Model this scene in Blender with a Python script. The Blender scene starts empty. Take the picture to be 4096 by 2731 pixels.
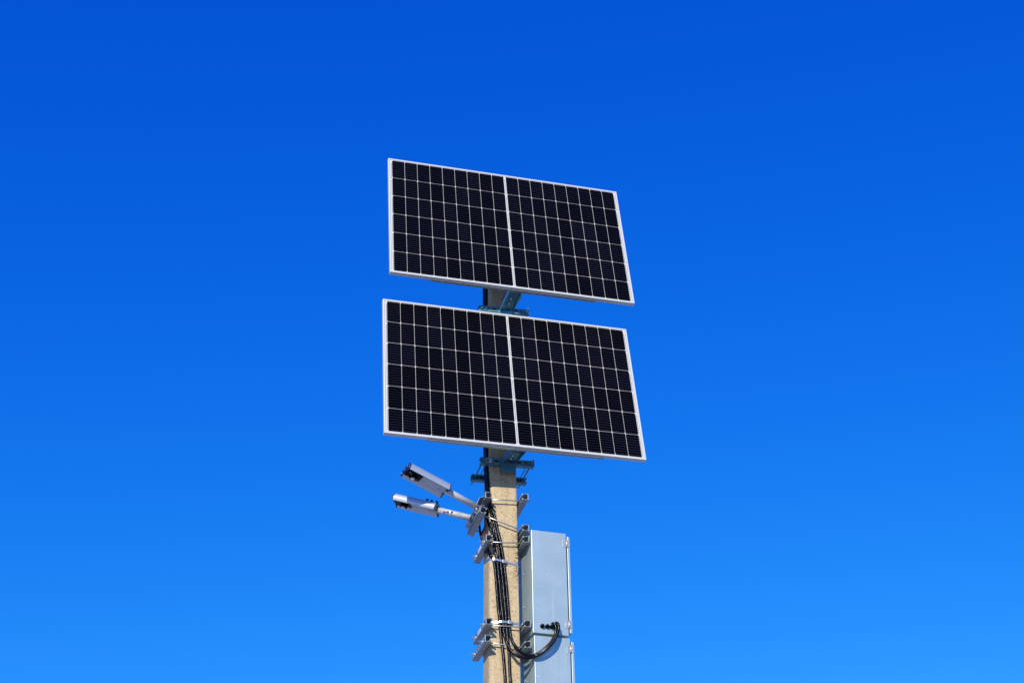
import bpy, bmesh, math, random
from math import sin, cos, radians as R, pi
from mathutils import Vector as V, Matrix
random.seed(7)
scn = bpy.context.scene
C = scn.collection

# ------------------------------------------------------------------ camera
PITCH, ROLL, FOC = 0.5173235, -0.0138294, 5919.838
f_ = V((0, cos(PITCH), sin(PITCH))); u_ = V((0, -sin(PITCH), cos(PITCH))); x_ = V((1, 0, 0))
xr = x_*cos(ROLL) + u_*sin(ROLL); ur = -x_*sin(ROLL) + u_*cos(ROLL)
cd = bpy.data.cameras.new('camera'); co = bpy.data.objects.new('camera', cd); C.objects.link(co)
co.matrix_world = Matrix(((xr.x, ur.x, -f_.x, 0), (xr.y, ur.y, -f_.y, 0), (xr.z, ur.z, -f_.z, 1.6), (0, 0, 0, 1)))
cd.sensor_width = 36; cd.lens = FOC/4096*36; cd.clip_start = .05; cd.clip_end = 5000
scn.camera = co

# ------------------------------------------------------------------ sky and sun
TH = R(13)                                     # the pole's face is turned 13 degrees
A = V((cos(TH), sin(TH), 0)); Wd = V((-sin(TH), cos(TH), 0))
ldir = (A*0.47 + Wd*1.0 + V((0, 0, -0.50))).normalized()
to = -ldir
elev = math.asin(to.z); az = math.atan2(to.x, to.y)
w = bpy.data.worlds.new('World'); scn.world = w; w.use_nodes = True
nt = w.node_tree; nt.nodes.clear()
N = nt.nodes.new
sky = N('ShaderNodeTexSky'); sky.sky_type = 'NISHITA'; sky.sun_disc = False
sky.sun_elevation = elev; sky.sun_rotation = az; sky.altitude = 0; sky.air_density = 1.0; sky.dust_density = 0.3; sky.ozone_density = 3.0
sep = N('ShaderNodeSeparateColor'); nt.links.new(sky.outputs[0], sep.inputs[0])
comb = N('ShaderNodeCombineColor')
SKYFIT = ((0.035, 2.9), (0.672, 1.20), (4.20, .50))      # gain, power per channel: a clear, deeply polarised winter sky
for i, (g, pw) in enumerate(SKYFIT):
    p = N('ShaderNodeMath'); p.operation = 'POWER'; p.inputs[1].default_value = pw
    m = N('ShaderNodeMath'); m.operation = 'MULTIPLY'; m.inputs[1].default_value = g
    nt.links.new(sep.outputs[i], p.inputs[0]); nt.links.new(p.outputs[0], m.inputs[0])
    mi = N('ShaderNodeMath'); mi.operation = 'MINIMUM'; mi.inputs[1].default_value = (0.6, 3.7, 10.5)[i]      # no red blow-out low down by the sun
    nt.links.new(m.outputs[0], mi.inputs[0]); nt.links.new(mi.outputs[0], comb.inputs[i])
bg = N('ShaderNodeBackground'); bg.inputs['Strength'].default_value = 0.1
wo = N('ShaderNodeOutputWorld')
nt.links.new(comb.outputs[0], bg.inputs['Color']); nt.links.new(bg.outputs[0], wo.inputs[0])
sd = bpy.data.lights.new('sun', 'SUN'); sd.energy = 4.2; sd.angle = R(0.5); sd.color = (1.0, .94, .84)
so = bpy.data.objects.new('sun', sd); C.objects.link(so); so.rotation_euler = ldir.to_track_quat('-Z', 'Y').to_euler(); so.location = (-4, -8, 14)
scn.view_settings.view_transform = 'Standard'; scn.view_settings.look = 'None'; scn.view_settings.exposure = 0; scn.view_settings.gamma = 1

# ------------------------------------------------------------------ materials
def mat(name, col, rough=.5, metal=0., spec=.5, noise=None, bump=None, ior=None):
    """noise = (scale, darker colour, amount, detail); bump = (scale, strength)"""
    m = bpy.data.materials.new(name); m.use_nodes = True; t = m.node_tree; b = t.nodes['Principled BSDF']
    b.inputs['Base Color'].default_value = (*col, 1); b.inputs['Roughness'].default_value = rough; b.inputs['Metallic'].default_value = metal
    b.inputs['Specular IOR Level'].default_value = spec
    tc = t.nodes.new('ShaderNodeTexCoord')
    if noise:
        n = t.nodes.new('ShaderNodeTexNoise'); n.inputs['Scale'].default_value = noise[0]; n.inputs['Detail'].default_value = 6
        mx = t.nodes.new('ShaderNodeMix'); mx.data_type = 'RGBA'
        rp = t.nodes.new('ShaderNodeMapRange'); rp.inputs[1].default_value = .35; rp.inputs[2].default_value = .7; rp.inputs[4].default_value = noise[2]
        t.links.new(tc.outputs['Object'], n.inputs['Vector']); t.links.new(n.outputs[0], rp.inputs[0]); t.links.new(rp.outputs[0], mx.inputs[0])
        mx.inputs[6].default_value = (*col, 1); mx.inputs[7].default_value = (*noise[1], 1)
        t.links.new(mx.outputs[2], b.inputs['Base Color'])
        r2 = t.nodes.new('ShaderNodeMapRange'); r2.inputs[3].default_value = rough-.06; r2.inputs[4].default_value = rough+.08
        t.links.new(n.outputs[0], r2.inputs[0]); t.links.new(r2.outputs[0], b.inputs['Roughness'])
    if bump:
        n2 = t.nodes.new('ShaderNodeTexNoise'); n2.inputs['Scale'].default_value = bump[0]; n2.inputs['Detail'].default_value = 4
        bp = t.nodes.new('ShaderNodeBump'); bp.inputs['Strength'].default_value = bump[1]; bp.inputs['Distance'].default_value = .004
        t.links.new(tc.outputs['Object'], n2.inputs['Vector']); t.links.new(n2.outputs[0], bp.inputs['Height']); t.links.new(bp.outputs[0], b.inputs['Normal'])
    return m

GALV = mat('galvanised_steel', (.42, .47, .47), .42, .7, noise=(38, (.30, .35, .36), .8), bump=(160, .12))
GALV_SHADE = mat('shade_tinted_zinc_steel', (.13, .32, .38), .42, .7, noise=(30, (.08, .22, .28), .8), bump=(120, .12))  # mounts under the panels: shade and its blue sky reflection put into the base colour
SHEET = mat('zinc_sheet', (.53, .63, .60), .36, .42, noise=(7, (.43, .54, .53), .95), bump=(9, .10))
ROD = mat('bright_zinc_rod', (.62, .62, .60), .3, .85)
BOLT = mat('bright_bolt', (.75, .75, .74), .25, .8)
ALU = mat('anodised_frame', (.76, .75, .67), .42, .15, noise=(26, (.68, .67, .61), .6))
PIPE = mat('painted_pipe', (.62, .63, .62), .36, .25, noise=(20, (.57, .58, .59), .6))
def streaks(m, col, amount):
    t = m.node_tree; b = t.nodes['Principled BSDF']; src = b.inputs['Base Color'].links[0].from_socket
    tc = t.nodes.new('ShaderNodeTexCoord'); mp = t.nodes.new('ShaderNodeMapping'); mp.inputs['Scale'].default_value = (42, 42, 2.2); mp.inputs['Rotation'].default_value = (0, R(6), 0)
    n = t.nodes.new('ShaderNodeTexNoise'); n.inputs['Scale'].default_value = 1; n.inputs['Detail'].default_value = 3
    r = t.nodes.new('ShaderNodeMapRange'); r.inputs[1].default_value = .56; r.inputs[2].default_value = .74; r.inputs[4].default_value = amount
    mx = t.nodes.new('ShaderNodeMix'); mx.data_type = 'RGBA'; mx.inputs[7].default_value = (*col, 1)
    t.links.new(tc.outputs['Object'], mp.inputs[0]); t.links.new(mp.outputs[0], n.inputs['Vector']); t.links.new(n.outputs[0], r.inputs[0]); t.links.new(r.outputs[0], mx.inputs[0])
    t.links.new(src, mx.inputs[6]); t.links.new(mx.outputs[2], b.inputs['Base Color'])
streaks(SHEET, (.66, .73, .66), .5)
LAMPM = mat('lamp_aluminium', (.71, .75, .76), .27, .6, noise=(24, (.64, .68, .71), .5))
CAPM = mat('blue_black_cap', (.012, .018, .06), .35)
BLACK = mat('black_plastic', (.0025, .0025, .003), .45, 0, .12)
LENS = mat('lens_plastic', (.80, .83, .90), .22, 0, .5, noise=(90, (.50, .54, .63), .9), bump=(140, .5))
DOME = mat('white_dome', (.85, .86, .88), .25)
BACK = mat('white_backsheet', (.66, .65, .57), .5, 0, .2)
RIBBON = mat('grey_ribbon', (.10, .10, .10), .4)
CABLE = mat('black_conduit', (.0015, .0015, .0016), .17, 0, .34)
COPPER = mat('brown_wire', (.14, .035, .015), .45)
STRAP = mat('steel_strap', (.42, .44, .44), .32, .75)
LABEL = mat('pale_label', (.70, .68, .68), .5)
DARK = mat('dark_seam', (.01, .012, .016), .6)

def corrugate(m, scale, strength):
    t = m.node_tree; b = t.nodes['Principled BSDF']
    at = t.nodes.new('ShaderNodeAttribute'); at.attribute_name = 'along'
    mu = t.nodes.new('ShaderNodeMath'); mu.operation = 'MULTIPLY'; mu.inputs[1].default_value = scale
    sn = t.nodes.new('ShaderNodeMath'); sn.operation = 'SINE'
    bp = t.nodes.new('ShaderNodeBump'); bp.inputs['Strength'].default_value = strength; bp.inputs['Distance'].default_value = .002
    t.links.new(at.outputs['Fac'], mu.inputs[0]); t.links.new(mu.outputs[0], sn.inputs[0]); t.links.new(sn.outputs[0], bp.inputs['Height']); t.links.new(bp.outputs[0], b.inputs['Normal'])
corrugate(CABLE, 2*pi/.0045, .12)

def cell_material():
    m = mat('solar_cell', (.0016, .0017, .006), .2, 0, .05)
    t = m.node_tree; b = t.nodes['Principled BSDF']
    L = t.links.new; nn = t.nodes.new
    tc = nn('ShaderNodeTexCoord'); sx = nn('ShaderNodeSeparateXYZ'); L(tc.outputs['Object'], sx.inputs[0])
    def mth(op, a, b_=None, c=None):
        n = nn('ShaderNodeMath'); n.operation = op
        for i, q in enumerate((a, b_, c)):
            if q is None: continue
            if isinstance(q, (int, float)): n.inputs[i].default_value = q
            else: L(q, n.inputs[i])
        return n.outputs[0]
    # busbars: thin silver wires every 16 mm across the panel's height, beaded along their length
    fr = mth('FRACT', mth('MULTIPLY', sx.outputs[2], 1/.0202)); line = mth('LESS_THAN', mth('ABSOLUTE', mth('SUBTRACT', fr, .5)), .042)
    fx = mth('FRACT', mth('MULTIPLY', sx.outputs[0], 1/.0128)); bead = mth('LESS_THAN', mth('ABSOLUTE', mth('SUBTRACT', fx, .5)), .3)
    no = nn('ShaderNodeTexNoise'); no.inputs['Scale'].default_value = 9; L(tc.outputs['Object'], no.inputs['Vector'])
    at = nn('ShaderNodeAttribute'); at.attribute_name = 'tone'
    fac = mth('MULTIPLY', mth('MULTIPLY', line, mth('MULTIPLY_ADD', bead, .6, .4)), mth('MULTIPLY_ADD', at.outputs['Fac'], .22, .22))
    base = nn('ShaderNodeMix'); base.data_type = 'RGBA'; L(at.outputs['Fac'], base.inputs[0])
    base.inputs[6].default_value = (.0006, .0006, .0018, 1); base.inputs[7].default_value = (.0008, .0009, .0045, 1)
    mx = nn('ShaderNodeMix'); mx.data_type = 'RGBA'; L(fac, mx.inputs[0]); L(base.outputs[2], mx.inputs[6]); mx.inputs[7].default_value = (.17, .165, .14, 1)
    L(mx.outputs[2], b.inputs['Base Color'])
    return m
CELL = cell_material()

def concrete():
    m = bpy.data.materials.new('weathered_concrete'); m.use_nodes = True; t = m.node_tree; b = t.nodes['Principled BSDF']; L = t.links.new; nn = t.nodes.new
    b.inputs['Roughness'].default_value = .9; b.inputs['Specular IOR Level'].default_value = .2
    tc = nn('ShaderNodeTexCoord')
    def noise(sc, det=5, vec=None):
        n = nn('ShaderNodeTexNoise'); n.inputs['Scale'].default_value = sc; n.inputs['Detail'].default_value = det; L(vec or tc.outputs['Object'], n.inputs['Vector']); return n.outputs[0]
    def rng(v, a, b_, c=0., d=1.):
        n = nn('ShaderNodeMapRange'); n.inputs[1].default_value = a; n.inputs[2].default_value = b_; n.inputs[3].default_value = c; n.inputs[4].default_value = d; L(v, n.inputs[0]); return n.outputs[0]
    def mixc(f, a, c):
        n = nn('ShaderNodeMix'); n.data_type = 'RGBA'; L(f, n.inputs[0])
        if isinstance(a, tuple): n.inputs[6].default_value = (*a, 1)
        else: L(a, n.inputs[6])
        n.inputs[7].default_value = (*c, 1); return n.outputs[2]
    mp = nn('ShaderNodeMapping'); mp.inputs['Scale'].default_value = (6, 6, 1.2); L(tc.outputs['Object'], mp.inputs[0])
    c1 = mixc(rng(noise(3, 6, mp.outputs[0]), .4, .65), (.61, .465, .265), (.49, .37, .205))
    c2 = mixc(rng(noise(60, 6), .46, .60, 0, .75), c1, (.69, .54, .32))
    vo = nn('ShaderNodeTexVoronoi'); vo.inputs['Scale'].default_value = 74; L(tc.outputs['Object'], vo.inputs['Vector'])
    pit = nn('ShaderNodeMath'); pit.operation = 'MULTIPLY'; L(rng(vo.outputs['Distance'], .14, .30, 1, 0), pit.inputs[0]); L(rng(noise(14, 3), .43, .56), pit.inputs[1])
    c2b = mixc(rng(noise(120, 4), .54, .66, 0, .8), c2, (.38, .27, .13))
    c3 = mixc(pit.outputs[0], c2b, (.15, .10, .05))
    # mossy, spalled patch down the right hand arris
    sx = nn('ShaderNodeSeparateXYZ'); L(tc.outputs['Object'], sx.inputs[0])
    e1 = rng(sx.outputs[0], .045, .085); z1 = rng(sx.outputs[2], 4.80, 4.92); z2 = rng(sx.outputs[2], 5.12, 5.26, 1, 0)
    def mul(a, c):
        n = nn('ShaderNodeMath'); n.operation = 'MULTIPLY'; L(a, n.inputs[0]); L(c, n.inputs[1]); return n.outputs[0]
    patch = mul(mul(e1, mul(z1, z2)), rng(noise(85, 5), .44, .56))
    c4 = mixc(patch, c3, (.19, .13, .055))
    mp2 = nn('ShaderNodeMapping'); mp2.inputs['Scale'].default_value = (16, 16, 2.2); L(tc.outputs['Object'], mp2.inputs[0])
    c5 = mixc(rng(noise(1.0, 4, mp2.outputs[0]), .52, .68, 0, .6), c4, (.40, .30, .18))
    c6 = mixc(rng(noise(22, 5), .60, .70, 0, .7), c5, (.33, .25, .15))
    L(c6, b.inputs['Base Color'])
    bp = nn('ShaderNodeBump'); bp.inputs['Strength'].default_value = .5; bp.inputs['Distance'].default_value = .003
    ad = nn('ShaderNodeMath'); ad.operation = 'SUBTRACT'; L(noise(60, 6), ad.inputs[0])
    sm = nn('ShaderNodeMath'); sm.operation = 'MAXIMUM'; L(pit.outputs[0], sm.inputs[0]); L(patch, sm.inputs[1]); L(sm.outputs[0], ad.inputs[1])
    L(ad.outputs[0], bp.inputs['Height']); L(bp.outputs[0], b.inputs['Normal'])
    return m
CONC = concrete()

# ------------------------------------------------------------------ helpers
class MB:
    """collects shapes in one frame's coordinates, then links ONE mesh object"""
    def __init__(s): s.bm = bmesh.new(); s.la = s.bm.verts.layers.float.new('along'); s.tn = s.bm.verts.layers.float.new('tone')
    def poly(s, pts, mi=0, smooth=False):
        f = s.bm.faces.new([s.bm.verts.new(p) for p in pts]); f.material_index = mi; f.smooth = smooth; return f
    def grid(s, rings, close=True, caps=True, smooth=True, mi=0, along=None):
        vs = [[s.bm.verts.new(p) for p in r] for r in rings]
        if along is not None:
            for r, t in zip(vs, along):
                for v in r: v[s.bm.verts.layers.float['along']] = t
        n = len(vs[0])
        for a, b in zip(vs, vs[1:]):
            for i in range(n if close else n-1):
                j = (i+1) % n
                f = s.bm.faces.new((a[i], a[j], b[j], b[i])); f.smooth = smooth; f.material_index = mi
        if caps and close:
            f = s.bm.faces.new(list(reversed(vs[0]))); f.material_index = mi; f = s.bm.faces.new(vs[-1]); f.material_index = mi
    def box(s, x0, x1, y0, y1, z0, z1, M=None, mi=0):
        P = [V(p) for p in ((x0, y0, z0), (x1, y0, z0), (x1, y1, z0), (x0, y1, z0), (x0, y0, z1), (x1, y0, z1), (x1, y1, z1), (x0, y1, z1))]
        if M is not None: P = [M @ p for p in P]
        v = [s.bm.verts.new(p) for p in P]
        for q in ((3, 2, 1, 0), (4, 5, 6, 7), (0, 1, 5, 4), (1, 2, 6, 5), (2, 3, 7, 6), (3, 0, 4, 7)):
            s.bm.faces.new([v[i] for i in q]).material_index = mi
    def cyl(s, p, q, r, n=12, r2=None, smooth=True, mi=0, roll=0):
        p, q = V(p), V(q); d = (q-p).normalized(); a = d.orthogonal().normalized(); b = d.cross(a); r2 = r if r2 is None else r2
        ring = lambda c, rr: [c + a*rr*cos(2*pi*i/n+roll) + b*rr*sin(2*pi*i/n+roll) for i in range(n)]
        s.grid([ring(p, r), ring(q, r2)], smooth=smooth, mi=mi)
    def dome(s, p, axis, r, h, n=12, k=4, mi=0):
        p = V(p); d = V(axis).normalized(); a = d.orthogonal().normalized(); b = d.cross(a)
        rings = []
        for j in range(k+1):
            t = j/k*pi/2; rr = max(r*cos(t), r*.03); rings.append([p + d*h*sin(t) + a*rr*cos(2*pi*i/n) + b*rr*sin(2*pi*i/n) for i in range(n)])
        s.grid(rings, mi=mi)
    def nut(s, p, axis, r, h): s.cyl(p, V(p)+V(axis).normalized()*h, r, 6, smooth=False)
    def sweep(s, path, r, n=10, sub=8, mi=0):
        P = [V(p) for p in path]; Q = []
        E_ = [P[0]*2-P[1]] + P + [P[-1]*2-P[-2]]
        for i in range(len(P)-1):
            a, b, c, d = E_[i:i+4]
            for k in range(sub):
                t = k/sub
                Q.append(.5*((2*b)+(-a+c)*t+(2*a-5*b+4*c-d)*t*t+(-a+3*b-3*c+d)*t**3))
        Q.append(P[-1])
        rings = []; along = []; L = 0; up = None
        for i, q in enumerate(Q):
            t = (Q[min(i+1, len(Q)-1)]-Q[max(i-1, 0)]).normalized()
            if up is None: up = t.orthogonal().normalized()
            up = (up - t*up.dot(t)).normalized(); b = t.cross(up)
            if i: L += (q-Q[i-1]).length
            rings.append([q + up*r*cos(2*pi*k/n) + b*r*sin(2*pi*k/n) for k in range(n)]); along.append(L)
        s.grid(rings, mi=mi, along=along)
    def build(s, name, mats, parent, base=V((0, 0, 0)), bevel=0):
        bmesh.ops.recalc_face_normals(s.bm, faces=s.bm.faces)
        me = bpy.data.meshes.new(name)
        for v in s.bm.verts: v.co -= base
        s.bm.to_mesh(me); s.bm.free()
        for m in (mats if isinstance(mats, (list, tuple)) else [mats]): me.materials.append(m)
        o = bpy.data.objects.new(name, me); C.objects.link(o)
        if parent: o.parent = parent
        if bevel:
            b = o.modifiers.new('bevel', 'BEVEL'); b.width = bevel; b.segments = 2; b.limit_method = 'ANGLE'; b.angle_limit = R(40)
        return o

def tag(o, label, cat, group=None):
    o['label'] = label; o['category'] = cat
    if group: o['group'] = group
    return o
def thing(name, frame, base, label, cat, group=None):
    """an Empty at the thing's base; children keep coordinates of the frame, minus the base"""
    o = bpy.data.objects.new(name, None); C.objects.link(o); o.empty_display_size = .1
    o.matrix_world = frame @ Matrix.Translation(V(base)); o.rotation_mode = 'XYZ'
    o['base'] = list(base); tag(o, label, cat, group); return o
class Part(MB):
    def put(s, name, m, root, bevel=0):
        b = V((0, 0, 0)); r = root; chain = root
        while chain is not None:
            if 'base' in chain: b = V(chain['base']); break
            chain = chain.parent
        return s.build(name, m, root, b, bevel)
def copy_tree(o, parent=None):
    c = o.copy(); C.objects.link(c)
    if parent: c.parent = parent
    for ch in list(o.children): copy_tree(ch, c)
    return c

def frame(x, y, yaw, z=0): return Matrix.Translation((x, y, z)) @ Matrix.Rotation(yaw, 4, 'Z')
FP = frame(-.069, 8.77, TH)                       # pole frame: x along the face, y away behind it, z height
cp = FP @ V((.146, -.105, 0)); FC = frame(cp.x, cp.y, R(19))    # cabinet frame

# ------------------------------------------------------------------ setting
g = MB(); g.poly([(-1500, -1500, 0), (1500, -1500, 0), (1500, 1500, 0), (-1500, 1500, 0)])
gm = mat('dry_winter_ground', (.40, .39, .37), .95, 0, .2, noise=(.6, (.28, .27, .24), 1.), bump=(6, .6))
go = g.build('ground', gm, None); go['kind'] = 'structure'

# ------------------------------------------------------------------ concrete pole
def hw(z): return .0975-.006*(z-4.22)
def d0(z): return .003*(z-4.4)
def d1(z): return .197-.004*(z-4.4)
def section(z):
    h, a, b = hw(z), d0(z), d1(z); P = []
    r = .028
    for k in range(7):
        t = pi/2*k/6; P.append((-h + r - r*cos(t), a + r - r*sin(t)))
    for k in range(1, 8): P.append((-h+r + (2*h-r-.008)*k/8, a))
    for k in range(4):
        t = pi/2*k/3; P.append((h-.008+.008*sin(t), a+.008-.008*cos(t)))
    P.append((h, (a+b)/2))
    for sx, sy in ((h, b-.012), (h-.012, b), (0, b), (-h+.012, b), (-h, b-.012)): P.append((sx, sy))
    P.append((-h, (a+b)/2))
    return P
pole = Part()
rings = []; zz = 0
zs = [i*.25 for i in range(16)] + [4.0+i*.02 for i in range(101)] + [6.1+i*.05 for i in range(24)]
from mathutils import noise as mn
for z in zs:
    ring = []
    for (s, d) in section(z):
        q = V((s, d, z)); amp = .0006
        if s > hw(z)-.012: amp = .0016 if not 4.8 < z < 5.25 else .0030
        n = mn.noise(q*38)*amp + mn.noise(q*9)*.0008
        ring.append((s*(1+n/max(abs(s), .03) if abs(s) > .03 else 1), d + (n if d < .02 else -n), z))
    rings.append(ring)
pole.grid(rings, smooth=True)
po = pole.build('concrete_pole', CONC, None)
po.matrix_world = FP
for f in po.data.polygons: f.use_smooth = True
try: po.data.set_sharp_from_angle(angle=R(30))
except Exception: pass
tag(po, 'tall square weathered beige concrete pole carrying the two solar panels', 'pole')

# ------------------------------------------------------------------ strut channel
def channel(p0, p1, open_dir, w=.041, dpt=.041, t=.0032, slots=True, lips=True, first=.03):
    """C channel from p0 to p1 (centre of its WEB's outer face), open towards open_dir; slots are real gaps in the web"""
    m = Part(); p0, p1 = V(p0), V(p1); L = (p1-p0).length
    X = (p1-p0).normalized(); Y = V(open_dir).normalized(); Z = X.cross(Y).normalized()
    M = Matrix(((X.x, Y.x, Z.x, p0.x), (X.y, Y.y, Z.y, p0.y), (X.z, Y.z, Z.z, p0.z), (0, 0, 0, 1)))
    h = w/2; s = .0065
    m.box(0, L, t, dpt, h-t, h, M); m.box(0, L, t, dpt, -h, -h+t, M)
    if lips:
        m.box(0, L, dpt-t, dpt, h-t-.0075, h-t, M); m.box(0, L, dpt-t, dpt, -h+t, -h+t+.0075, M)
        m.box(0, L, dpt-t-.006, dpt-t, h-t-.0075, h-t-.0075+t, M); m.box(0, L, dpt-t-.006, dpt-t, -h+t+.0075-t, -h+t+.0075, M)
    if slots:
        m.box(0, L, 0, t, s, h, M); m.box(0, L, 0, t, -h, -s, M)
        x = 0.; k = first
        while k < L-.02:
            m.box(x, k, 0, t, -s, s, M); x = k+.028; k += .05
        if x < L: m.box(x, L, 0, t, -s, s, M)
    else: m.box(0, L, 0, t, -h, h, M)
    return m
def threaded(p, q, r=.0042, nuts=()):
    """threaded rod with washer and nut at each point in nuts (point, outward dir)"""
    m = Part(); m.cyl(p, q, r, 10)
    return m
def nutset(p, ax, m=None, r=.0095):
    m = m or Part(); ax = V(ax).normalized(); p = V(p)
    m.cyl(p, p+ax*.0022, .0125, 16); m.nut(p+ax*.0022, ax, r, .0085)
    return m

# ------------------------------------------------------------------ clamps of paired channels either side of the pole
def clamp(label, zl, zr, d_l=(-.10, .30), d_r=(-.10, .30), sl=-.138, sr=.1415, tilt_l=0, rods=(-.027, .226), sticker=False, nuts_out=.028, right_rear=True):
    t = thing('pole_clamp', FP, (0, 0, min(zl, zr)), label, 'clamp', 'galvanised channel clamps bolted round the pole')
    ol = V((cos(tilt_l), 0, sin(tilt_l)))
    a = channel((sl, d_l[0], zl), (sl, d_l[1], zl), ol).put('channel', GALV, t, .0007)
    b = channel((sr, d_r[0], zr), (sr, d_r[1], zr), (-1, 0, 0)).put('channel', GALV, t, .0007)
    for rd in rods:
        p = V((sl, rd, zl)); q = V((sr, rd, zr)); ax = (q-p).normalized()
        threaded(p-ax*nuts_out, q+ax*(nuts_out if right_rear or rd < 0 else -.006)).put('threaded_rod', ROD, t)
        n = nutset(p - ol*.0003, -ol); n.put('nut', BOLT, t)
        if right_rear or rd < 0: nutset(q + V((.0003, 0, 0)), (1, 0, 0)).put('nut', BOLT, t)
    if sticker:
        m = Part(); m.box(sl-.0012, sl-.0004, .06, .15, zl-.014, zl+.014); m.put('label_plate', LABEL, t)
    return t
clamp('channel clamp with level rods just above the lamp arms, topmost below the panels', 5.403, 5.411, d_l=(-.10, .29), right_rear=False)
clamp('channel clamp whose rods slope down to the right, behind the lower lamp arm', 5.303, 5.199, sl=-.172, tilt_l=R(-15), d_l=(-.10, .29))
clamp('channel clamp just above the upper steel strap, its right end at the upper cabinet top', 5.113, 5.122, sl=-.135, sticker=True)
clamp('channel clamp right below the lower steel strap, near the foot of the upper cabinet', 4.572, 4.571, sl=-.138, sticker=True)
clamp('lowest channel clamp, its right end against the lower cabinet', 4.465, 4.440, sl=-.144)

# ------------------------------------------------------------------ steel straps round pole and cables
def strap(zf, c0s, c1s, label):
    z0 = zf(0, 0); t = thing('steel_strap', FP, (0, 0, z0), label, 'strap', 'steel straps holding the black cables')
    h = hw(z0)+.0012; a = d0(z0)-.0012; b = d1(z0)+.001
    P = [(-h+.01, b), (-h, b-.012), (-h, .10), (-h, .028)]
    if True:
        for k in range(1, 6): tt = pi/2*k/5; P.append((-h+.028-.028*cos(tt), a+.028-.028*sin(tt)))
    P += ([(c0s-.009, a-.008)] if c0s > -.055 else []) + [(c0s-.002, -.0195), (c0s+.006, -.0225), ((c0s+c1s)/2, -.0228), (c1s-.004, -.0225), (c1s+.006, -.0185), (c1s+.030, a-.001), (h-.006, a), (h, a+.008), (h, .10), (h, b-.012), (h-.01, b), (-h+.01, b)]
    m = Part(); w_ = .0070; th = .0009
    rg = []
    for i, (s, d) in enumerate(P):
        z = zf(s, d); c = V((s, d, 0)); o = V((s, d-.09, 0)).normalized()*th
        rg.append([(s, d, z-w_), (s+o.x, d+o.y, z-w_), (s+o.x, d+o.y, z+w_), (s, d, z+w_)])
    m.grid(rg, caps=False, smooth=False); m.put('band', STRAP, t, .0006)
    m = Part(); s = c1s+.004; z = zf(s, -.02); m.box(s-.012, s+.012, -.0252, -.0195, z-.011, z+.011); m.put('buckle', STRAP, t, .001)
strap(lambda s, d: 4.998-.17*s+.2*d, -.074, -.006, 'tilted steel strap round pole and cables beside the upper cabinet')
strap(lambda s, d: 4.601, -.033, .026, 'bright steel strap round pole and cables, just above the two lowest clamps')

# ------------------------------------------------------------------ black cables
CG = 'black cables running down the pole'
def cable(path, label, r=.0098, name='cable'):
    def k(p):
        t = min(max((p[0]-.07)/.12, 0), 1) if p[1] < -.128 or (p[0] < .27 and p[1] < -.06) else 0
        return (p[0]+.0045*t, p[1]+.019*t, p[2]+.0078*t)
    path = [k(p) for p in path]
    b = V(path[-1]); m = MB(); m.sweep(path, r, 12)
    o = m.build(name, CABLE, None, b); o.matrix_world = FP @ Matrix.Translation(b)
    return tag(o, label, 'cable', CG)
cable([(-.088, .125, 7.2), (-.0915, .12, 6.9), (-.0945, .10, 6.5), (-.098, .09, 6.0), (-.098, .075, 5.7), (-.097, .05, 5.55), (-.0955, .02, 5.46), (-.088, .002, 5.40), (-.075, -.008, 5.35), (-.0615, -.0105, 5.30), (-.052, -.0105, 5.255), (-.044, -.0105, 5.215), (-.034, -.0105, 5.175), (-.025, -.0105, 5.134), (-.018, -.0105, 5.086), (-.009, -.0105, 5.029), (-.004, -.0105, 4.985), (.003, -.0105, 4.922), (.009, -.0105, 4.859), (.014, -.0105, 4.797), (.023, -.0105, 4.663), (.027, -.0105, 4.616), (.0285, -.0105, 4.568), (.033, -.012, 4.522), (.045, -.018, 4.478), (.068, -.038, 4.430), (.096, -.066, 4.392), (.128, -.098, 4.368), (.163, -.130, 4.369), (.208, -.144, 4.398), (.257, -.147, 4.449), (.281, -.143, 4.497), (.289, -.141, 4.533), (.283, -.140, 4.560), (.270, -.132, 4.568), (.2735, -.120, 4.566), (.2735, -.100, 4.564)],
      'rightmost black cable on the pole, looping out to the inner gland on the upper cabinet')
cable([(-.088, .165, 7.2), (-.0915, .15, 6.9), (-.0945, .135, 6.5), (-.098, .12, 6.0), (-.099, .10, 5.7), (-.099, .075, 5.56), (-.0985, .045, 5.48), (-.096, .015, 5.41), (-.0885, -.002, 5.36), (-.078, -.009, 5.31), (-.068, -.0105, 5.262), (-.0585, -.0105, 5.214), (-.0505, -.0105, 5.174), (-.0445, -.0105, 5.132), (-.038, -.0105, 5.091), (-.0295, -.0105, 5.027), (-.0245, -.0105, 4.983), (-.0175, -.0105, 4.92), (-.0115, -.0105, 4.857), (-.0065, -.0105, 4.795), (.004, -.0105, 4.662), (.0075, -.0105, 4.615), (.009, -.0105, 4.567), (.013, -.0105, 4.52), (.019, -.0105, 4.458), (.022, -.0105, 4.412), (.0245, -.0105, 4.335), (.0265, -.0105, 4.273), (.029, -.0105, 4.225), (.031, -.0105, 3.9), (.032, -.012, 3.0), (.03, -.014, 1.2), (.03, -.014, .02)],
      'black cable running straight down the pole, right of the two that reach its foot')
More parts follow.
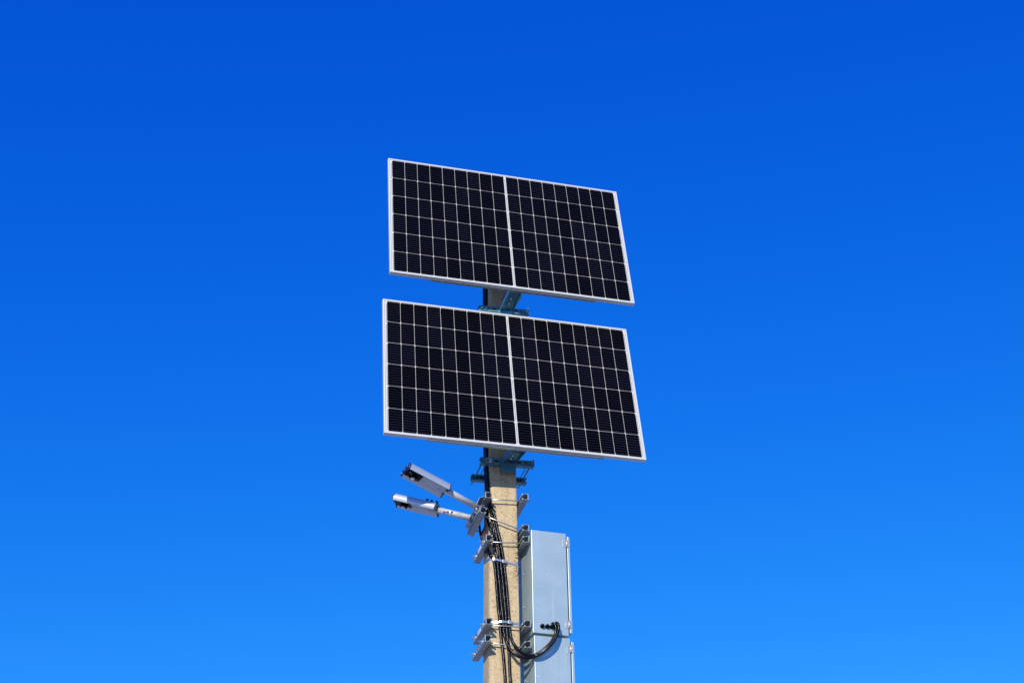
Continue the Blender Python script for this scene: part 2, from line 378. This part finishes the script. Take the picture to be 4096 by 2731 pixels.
cable([(-.094, .075, 5.38), (-.098, .05, 5.33), (-.097, .02, 5.27), (-.090, -.002, 5.222), (-.080, -.0095, 5.185), (-.0705, -.0105, 5.135), (-.0642, -.0105, 5.095), (-.0575, -.0105, 5.051), (-.0485, -.0105, 5.02), (-.044, -.0105, 4.975), (-.0375, -.0105, 4.903), (-.032, -.0105, 4.825), (-.022, -.0105, 4.708), (-.0165, -.0105, 4.665), (-.0125, -.0105, 4.613), (-.0105, -.0105, 4.566), (-.006, -.014, 4.519), (.006, -.031, 4.462), (.028, -.044, 4.415), (.056, -.062, 4.381), (.09, -.088, 4.359), (.125, -.118, 4.350), (.165, -.150, 4.358), (.212, -.165, 4.388), (.262, -.168, 4.440), (.289, -.165, 4.492), (.301, -.160, 4.533), (.298, -.155, 4.560), (.290, -.140, 4.571), (.2955, -.120, 4.568), (.2955, -.100, 4.567)],
      'black cable from behind the lower lamp arm, crossing over to the outermost cabinet gland')
cable([(-.098, .08, 5.14), (-.0985, .045, 5.10), (-.0955, .012, 5.062), (-.088, -.003, 5.035), (-.0765, -.0095, 5.018), (-.068, -.0105, 4.994), (-.0635, -.0105, 4.965), (-.0565, -.0105, 4.902), (-.0515, -.0105, 4.824), (-.041, -.0105, 4.675), (-.0365, -.0105, 4.644), (-.0325, -.0105, 4.58), (-.0275, -.0105, 4.518), (-.022, -.0105, 4.462), (-.017, -.0105, 4.425), (-.011, -.0105, 4.363), (-.006, -.0105, 4.287), (-.003, -.0105, 4.223), (0, -.0105, 3.9), (.002, -.012, 3.0), (.002, -.014, 1.2), (.002, -.014, .02)],
      'leftmost black cable, running straight down the pole to its foot')
cable([(-.087, .085, 7.2), (-.090, .08, 6.9), (-.093, .065, 6.5), (-.096, .055, 6.0), (-.098, .04, 5.7), (-.096, .02, 5.54), (-.0905, -.002, 5.45), (-.086, -.009, 5.36), (-.082, -.0115, 5.30), (-.0775, -.0115, 5.25), (-.069, -.0115, 5.20), (-.0625, -.006, 5.15), (-.058, .004, 5.10)],
      'short black cable beside the upper lamp arm, slipping under the others by the third clamp', .0085)
wm = MB()
for k in range(6):
    y0 = .02+.018*k; wm.sweep([(-.103, y0+.05, 5.27), (-.118, y0+.03, 5.225), (-.112-.004*(k % 3), y0, 5.18-.012*k), (-.104, y0-.01, 5.15), (-.101, y0+.012, 5.125), (-.099, y0+.03, 5.15)], .0032, 6, 6)
wo_ = wm.build('wire_bundle', COPPER, None, V((-.1, .06, 5.12))); wo_.matrix_world = FP @ Matrix.Translation((-.1, .06, 5.12))
tag(wo_, 'loose reddish brown wires tucked behind the lamp bracket on the pole', 'wires')
cm = MB(); cm.sweep([(-.13, .14, 5.30), (-.125, .13, 5.23), (-.112, .12, 5.17), (-.106, .10, 5.11), (-.101, .07, 5.075), (-.099, .03, 5.07)], .0075, 10, 8)
c6 = cm.build('cable', CABLE, None, V((-.1, .05, 5.07))); c6.matrix_world = FP @ Matrix.Translation((-.1, .05, 5.07))
tag(c6, 'short black lamp cable curving below the lamp bracket at the left edge of the pole', 'cable', CG)

# ------------------------------------------------------------------ solar panels
PW, PH, PT = 1.722, 1.134, .030
def solar_panel(Cc, yaw, tilt, label):
    cen = V(Cc) + V((0, 0, 1.6))
    F_ = Matrix.Translation(cen) @ Matrix.Rotation(yaw, 4, 'Z') @ Matrix.Rotation(-tilt, 4, 'X')
    # local axes: x along width, -y out of the glass, z up the panel
    t = thing('solar_panel', F_, (0, 0, 0), label, 'solar panel', 'solar panels on the pole'); t['base'] = [0, 0, 0]
    w2, h2 = PW/2, PH/2; fw = .0105
    fr = Part()
    for sx in (-1, 1):
        x0, x1 = sorted((sx*w2, sx*(w2-fw))); fr.box(x0, x1, 0, PT, -h2+fw, h2-fw)
        x0, x1 = sorted((sx*(w2-.002), sx*(w2-.028))); fr.box(x0, x1, PT-.002, PT-.0001, -h2+.012, h2-.012)
    for sz in (-1, 1):
        z0, z1 = sorted((sz*h2, sz*(h2-fw))); fr.box(-w2, w2, 0, PT, z0, z1)
    fr.put('frame', ALU, t, .0009)
    sh = Part(); yb = .0022
    sh.box(-w2+fw, w2-fw, yb, yb+.006, -h2+fw, h2-fw, mi=0)
    cw, ch = .0900, .1815; gx, gz = .0019, .0022; mid = .0165
    zt = (6*ch+5*gz)/2
    tl = sh.bm.verts.layers.float['tone']; y = yb-.0006; cc = .0105
    for side in (-1, 1):
        for c in range(9):
            x0 = (mid/2 + c*(cw+gx))*side; x1 = x0+cw*side; xa, xb = sorted((x0, x1))
            for r in range(6):
                zb = -zt + r*(ch+gz); ze = zb+ch; row = 5-r
                left = (row % 2 == 0) == (side < 0); tone = random.random()
                if left: P = [(xa, zb+cc), (xa+cc*.6, zb), (xb, zb), (xb, ze), (xa+cc*.6, ze), (xa, ze-cc)]
                else: P = [(xa, zb), (xb-cc*.6, zb), (xb, zb+cc), (xb, ze-cc), (xb-cc*.6, ze), (xa, ze)]
                vs = [sh.bm.verts.new((px, y, pz)) for px, pz in P]
                for v in vs: v[tl] = tone
                sh.bm.faces.new(vs).material_index = 1
    a_, b_ = w2-fw, h2-fw                     # dark silicone line where the glass meets the frame
    for q in ((-a_, -a_+.0018, -b_, b_), (a_-.0018, a_, -b_, b_), (-a_, a_, -b_, -b_+.0018), (-a_, a_, b_-.0018, b_)):
        sh.box(q[0], q[1], yb-.0008, yb-.0002, q[2], q[3], mi=2)
    for xc in (-(w2-fw-.0125), 0, w2-fw-.0125):
        z = -zt+.01
        k = 0
        while z < zt-.02:
            if k % 12 != 11: sh.box(xc-.0021, xc+.0021, y-.0003, y+.0003, z, z+.0095, mi=2)
            z += .0150; k += 1
    sh.put('cell_sheet', [BACK, CELL, RIBBON], t)
    for sz in (-1, 1):        # angle rails gripping the frame's lower and upper edge
        ra = Part(); e = sz*h2
        a0, a1 = sorted((e+sz*.0042, e+sz*.0078)); ra.box(-.58, .58, .0165, .0365, a0, a1)
        b0, b1 = sorted((e+sz*.0042, e-sz*.036)); ra.box(-.58, .58, PT+.0008, PT+.0064, b0, b1)
        ra.put('mounting_rail', GALV, t, .0006)
    for sx in (-.30, .30):
        st = Part(); st.box(sx-.02, sx+.02, PT+.006, PT+.030, -h2+.04, h2-.04); st.put('back_strut', GALV, t, .001)
    for sx in (-.045, .02):
        bl = Part(); bl.cyl((sx, .03, h2+.0056), (sx, .03, h2+.013), .006, 6); bl.put('rail_bolt', BOLT, t)
    jb = Part(); jb.box(-.05, .05, PT+.001, PT+.02, h2-.13, h2-.08); jb.put('junction_box', BLACK, t, .002)
    return t
solar_panel((-.00767, 8.68604, 5.85119), .266705, .212325, 'upper of the two black solar panels in a pale aluminium frame')
solar_panel((-.00186, 8.60352, 4.62047), .266705, .208801, 'lower of the two black solar panels in a pale frame, above the street lamps')

# ------------------------------------------------------------------ panel mounts (front and rear channel, four rods, arm)
def mount(zc, s0, s1, near, label, zr=None, plate=False, foot=None, top=None):
    t = thing('panel_mount', FP, (0, 0, zc), label, 'bracket', 'steel brackets carrying the solar panels')
    channel((s0, -.047, zc), (s1, -.047, zc+.004), (0, 1, 0), first=.042).put('channel', GALV_SHADE, t, .0007)
    zr = zc+.0
    channel((s0-.004, .262, zr), (s1+.012, .262, zr+.004), (0, -1, 0)).put('channel', GALV_SHADE, t, .0007)
    for s, sz in ((s0+.019, 0), (s1-.019, 0)):
        m = Part(); m.cyl((s, -.105 if s > 0 else -.062, zc+sz), (s, .345, zr+sz), .0052, 10); m.put('threaded_rod', GALV_SHADE, t)
        nutset((s, -.0475, zc), (0, -1, 0), r=.0105).put('nut', GALV_SHADE, t)
        nutset((s, .2625, zr), (0, 1, 0), r=.0105).put('nut', GALV_SHADE, t)
    for s in (s0+.048, s1-.042):
        m = Part(); m.cyl((s, -.0555, zc), (s, .30, zr), .0034, 8); m.put('threaded_rod', GALV_SHADE, t)
        m = nutset((s, -.0475, zc), (0, -1, 0), r=.0075); m.put('nut', GALV_SHADE, t)
    if plate:
        m = Part()
        m.box(s0+.035, s0+.072, -.0492, -.0480, zc-.0135, zc+.0145)
        m.put('label_plate', LABEL, t)
    # arm: a U opening downwards from the front channel out to the panel's lower rail
    (as_, ad, az_), (bs, bd, bz) = near
    p = V((as_, ad, az_)); q = V((bs, bd, bz)); X = (q-p).normalized(); S = V((0, 0, 1)).cross(X).normalized() * -1; Z = S.cross(X).normalized()
    if Z.z < 0: Z = -Z
    L = (q-p).length; M = Matrix(((X.x, S.x, Z.x, p.x), (X.y, S.y, Z.y, p.y), (X.z, S.z, Z.z, p.z), (0, 0, 0, 1)))
    m = Part(); hwid = .049; fl = .036
    m.box(-.01, L, -hwid+.003, hwid-.003, -.003, 0, M); 
    for y0, f0, f1 in ((hwid-.003, .034, .038), (-hwid, .010, .046)):
        vs = [M @ V(p_) for p_ in ((-.01, y0, 0), (L, y0, 0), (L, y0, -f1), (-.01, y0, -f0), (-.01, y0+.003, 0), (L, y0+.003, 0), (L, y0+.003, -f1), (-.01, y0+.003, -f0))]
        m.grid([vs[:4], vs[4:]], smooth=False)
    m.box(.03, L*.62, -hwid+.005, hwid-.005, -.0065, -.0035, M)
    m.put('arm', GALV_SHADE, t, .0006)
    for xx in (.045, .085):
        n = Part(); n.dome(M @ V((xx, 0, -.0066)), -Z, .0075, .006); n.put('bolt', BOLT, t)
    # foot wrapped over the channel
    m = Part(); a, b = as_-.050, as_+.043
    m.box(a, b, -.054, -.0500, zc-.072, zc-.004); m.box(a, a+.003, -.0495, -.008, zc-.072, zc+.03); m.box(b-.003, b, -.0495, -.008, zc-.072, zc+.03)
    m.put('foot', GALV_SHADE, t, .0006)
    # upper spacer strut between pole and panel, out of sight behind the panel
    if top:
        m = Part(); m.box(as_-.02, as_+.02, top[1], top[2], top[0]-.02, top[0]+.02); m.put('spacer', GALV_SHADE, t, .001)
    return t
mount(6.812, -.168, .182, ((.020, -.052, 6.825), (.052, -.185, 6.893)), 'shade-toned teal steel bracket in the gap between the two solar panels', top=(7.12, -.10, .006))
mount(5.668, -.160, .198, ((.028, -.052, 5.675), (.043, -.262, 5.690)), 'shade-toned teal steel bracket below the lower solar panel, with rods to a rear channel', plate=True, top=(6.48, -.075, .003))

# ------------------------------------------------------------------ lamp bracket: hat shaped plate on the left channels
lb = thing('lamp_bracket', FP, (-.17, .1, 5.27), 'bent grey steel plate bolted to the left channels, holding both lamp arms', 'bracket')
prof = [(-.1405, 5.392), (-.176, 5.379), (-.193, 5.333), (-.1712, 5.3215), (-.1825, 5.278)]
m = Part(); th = .0028
def off(i):
    a = V(prof[max(i-1, 0)]); b = V(prof[min(i+1, len(prof)-1)]); d = (b-a).normalized(); return V((d.y, -d.x))*-1
outer = [V(p) for p in prof]; inner = [V(p)+off(i)*-th for i, p in enumerate(prof)]
loop = outer + inner[::-1]
m.grid([[(p.x, y, p.y) for p in loop] for y in (-.098, .285)], smooth=False)
m.put('plate', GALV, lb, .0005)
for y, z, s in ((-.05, 5.322, -.184), (.06, 5.318, -.184), (.17, 5.318, -.184), (-.03, 5.386, -.16)):
    nutset((s, y, z), (-.7, 0, -.72) if z < 5.35 else (-.3, 0, 1)).put('bolt', BOLT, lb)
m = Part(); m.box(-.172, -.1415, -.085, .02, 5.3350, 5.3362); m.put('inner_plate', GALV, lb)

# ------------------------------------------------------------------ street lamps
def street_lamp(s, d, z, psi, beta, L0, L1, label, sy=0.):
    base = FP @ V((s, d, z))
    D = V((-cos(beta)*cos(psi), -cos(beta)*sin(psi), sin(beta))); lat = V((sin(psi), -cos(psi), 0)); up = lat.cross(D)
    if up.z < 0: up = -up
    M = Matrix(((D.x, lat.x, up.x, base.x), (D.y, lat.y, up.y, base.y), (D.z, lat.z, up.z, base.z), (0, 0, 0, 1)))
    t = thing('street_lamp', M, (0, 0, 0), label, 'street lamp', 'street lamps on the pole'); t['base'] = [0, 0, 0]
    m = Part(); m.cyl((-.006, 0, 0), (L0+.05, 0, 0), .0205, 24); m.put('pipe_arm', PIPE, t)
    # housing: arched extrusion, open channel underneath, lengthwise ribs on its flanks
    H = [(-.070, -.020), (-.0725, -.010), (-.070, .003), (-.067, .004), (-.064, .014), (-.0605, .0145), (-.054, .024), (-.050, .0245), (-.038, .0315), (-.018, .036), (0, .037), (.018, .036), (.038, .0315), (.050, .0245), (.054, .024), (.0605, .0145), (.064, .014), (.067, .004), (.070, .003), (.0725, -.010), (.070, -.020),
         (.067, -.0265), (.042, -.0100), (.040, -.005), (-.040, -.005), (-.042, -.0100), (-.067, -.0265)]
    m = Part(); m.grid([[(x, a, b) for a, b in H] for x in (L0, L1)], smooth=False)
    hs = m.put('housing', LAMPM, t, .0006)
    for x0, x1 in ((L1, L1+.006), (L0-.006, L0)):
        m = Part(); m.grid([[(x, a*1.01, b*1.02) for a, b in H[:21]] + [(x, .067, -.027), (x, .036, -.017), (x, -.036, -.017), (x, -.067, -.027)] for x in (x0, x1)], smooth=False)
        cap = m.put('end_cap', CAPM, t, .0006)
        xo = x1 if x0 == L1 else x0; ax = 1 if x0 == L1 else -1
        for a, b in ((-.058, -.006), (-.038, .018), (0, .026), (.038, .018), (.058, -.006)):
            m = Part(); m.dome((xo, a, b), (ax, 0, 0), .0042, .003); m.put('cap_screw', BOLT, cap)
    LL = L1-L0
    m = Part(); m.box(L0+.012, L1-.108, -.033, .033, -.0120, -.0048); ln = m.put('lens', LENS, t, .001)
    for i in range(6):
        for j in (-.013, .013):
            x = L0+.03+i*(LL-.15)/5; m = Part(); m.dome((x, j, -.0120), (0, 0, -1), .0085, .0045, 10, 3); m.put('led_optic', LENS, ln)
    m = Part(); m.box(L1-.106, L1-.001, -.039, .039, -.018, -.0048); bp = m.put('sensor_plate', BLACK, t, .0015)
    for x, y in ((L1-.022, .022), (L1-.038, .008), (L1-.090, -.026)):
        k = Part(); k.dome((x, y, -.018), (0, 0, -1), .0042, .003); k.put('plate_screw', BOLT, bp)
    m = Part(); m.cyl((L1-.060, -.010, -.018), (L1-.060, -.010, -.032), .025, 24); sn = m.put('motion_sensor', BLACK, t, .001)
    m = Part(); m.dome((L1-.060, -.010, -.032), (0, 0, -1), .0140, .012, 20, 6); m.put('sensor_dome', DOME, sn)
    for x in (.014, .052, .082):
        m = Part(); m.cyl((L0+x, sy, .033), (L0+x, sy, .048), .0035, 10); m.cyl((L0+x, sy, .048), (L0+x, sy, .057), .0085, 12, .0095); m.put('thumb_screw', CAPM, t)
    return t
street_lamp(-.195, -.032, 5.352, R(28), R(18), .215, .50, 'upper street lamp, its grey arm rising steeply towards the lower solar panel', -.040)
street_lamp(-.195, .128, 5.336, R(-8), R(18), .230, .515, 'lower street lamp, its grey arm reaching nearly level to the left')

# ------------------------------------------------------------------ equipment cabinets
def cabinet(z0, z1, sh, label, glands, riv_rows, hinges, dep=.36):
    t = thing('equipment_cabinet', FC, (.12, .18, z0), label, 'cabinet', 'galvanised equipment cabinets beside the pole')
    x0, x1 = .009+sh, .240+sh
    m = Part(); m.box(x0, x1, 0, dep, z0, z1); body = m.put('body', SHEET, t, .0016)
    m = Part(); m.box(x0-.0012, x0+.0002, 0.0, .012, z0+.004, z1-.004); m.put('folded_edge', SHEET, t)
    # seam, then the door on the right hand side
    m = Part(); m.box(x1-.0005, x1+.008, .012, dep-.012, z0+.022, z1-.022); m.put('door_seal', DARK, t)
    m = Part(); dx0 = x1+.0085; m.box(dx0, dx0+.016, -.001, dep+.001, z0+.018, z1-.020); dr = m.put('door', SHEET, t, .0015)
    for hz in hinges:
        m = Part(); m.box(x1-.021, x1+.0025, -.0022, -.0003, hz-.023, hz+.023); m.box(dx0-.001, dx0+.0155, -.0032, -.0013, hz-.023, hz+.023)
        m.cyl((x1+.005, -.003, hz-.024), (x1+.005, -.003, hz+.024), .0042, 10)
        h = m.put('hinge', GALVB, t)
        for a in (-.015, .008+.006):
            for b in (-.014, 0, .014): n = Part(); n.dome((x1+a, -.0022 if a < 0 else -.0032, hz+b), (0, -1, 0), .0024, .0014, 8, 2); n.put('hinge_screw', BOLT, h)
    for z in riv_rows:
        for k in range(3): m = Part(); m.dome((x0+.025+k*.0905, 0, z), (0, -1, 0), .0028, .0022, 8, 3); m.put('rivet', BOLT, t)
    for z in ([4.950, 4.731, 4.535] if z1 > 5 else [4.495-.012, 4.262, 4.0]):
        m = Part(); m.dome((x0-.0002, .165, z), (-1, 0, 0), .006, .0055, 10, 3); m.put('bolt', BOLT, t)
        m = Part(); m.dome((x0-.0002, .016, z), (-1, 0, 0), .0028, .002, 8, 3); m.put('rivet', BOLT, t)
    for gx, gz, kind in glands:
        m = Part(); m.cyl((gx, -.0003, gz), (gx, -.006, gz), .0145, 6, smooth=False); m.cyl((gx, -.006, gz), (gx, -.016, gz), .012, 16)
        if kind: m.dome((gx, -.016, gz), (0, -1, 0), .0115, .008, 16, 4)
        else: m.cyl((gx, -.016, gz), (gx, -.024, gz), .0125, 16, .0105)
        m.put('cable_gland', BLACK, t)
    return t
GALVB = mat('bright_hinge', (.62, .60, .50), .35, .6)
cabinet(4.516, 5.186, 0, 'upper galvanised equipment cabinet, black cable entering near its bottom edge', [(.066, 4.560, 1), (.098, 4.561, 1), (.128, 4.562, 0), (.151, 4.565, 0)], (4.935, 4.673), (5.119, 4.587))
cabinet(3.40, 4.500, .006, 'lower galvanised equipment cabinet running out of the bottom of the picture', [], (4.246, 3.85), (4.434, 3.6))
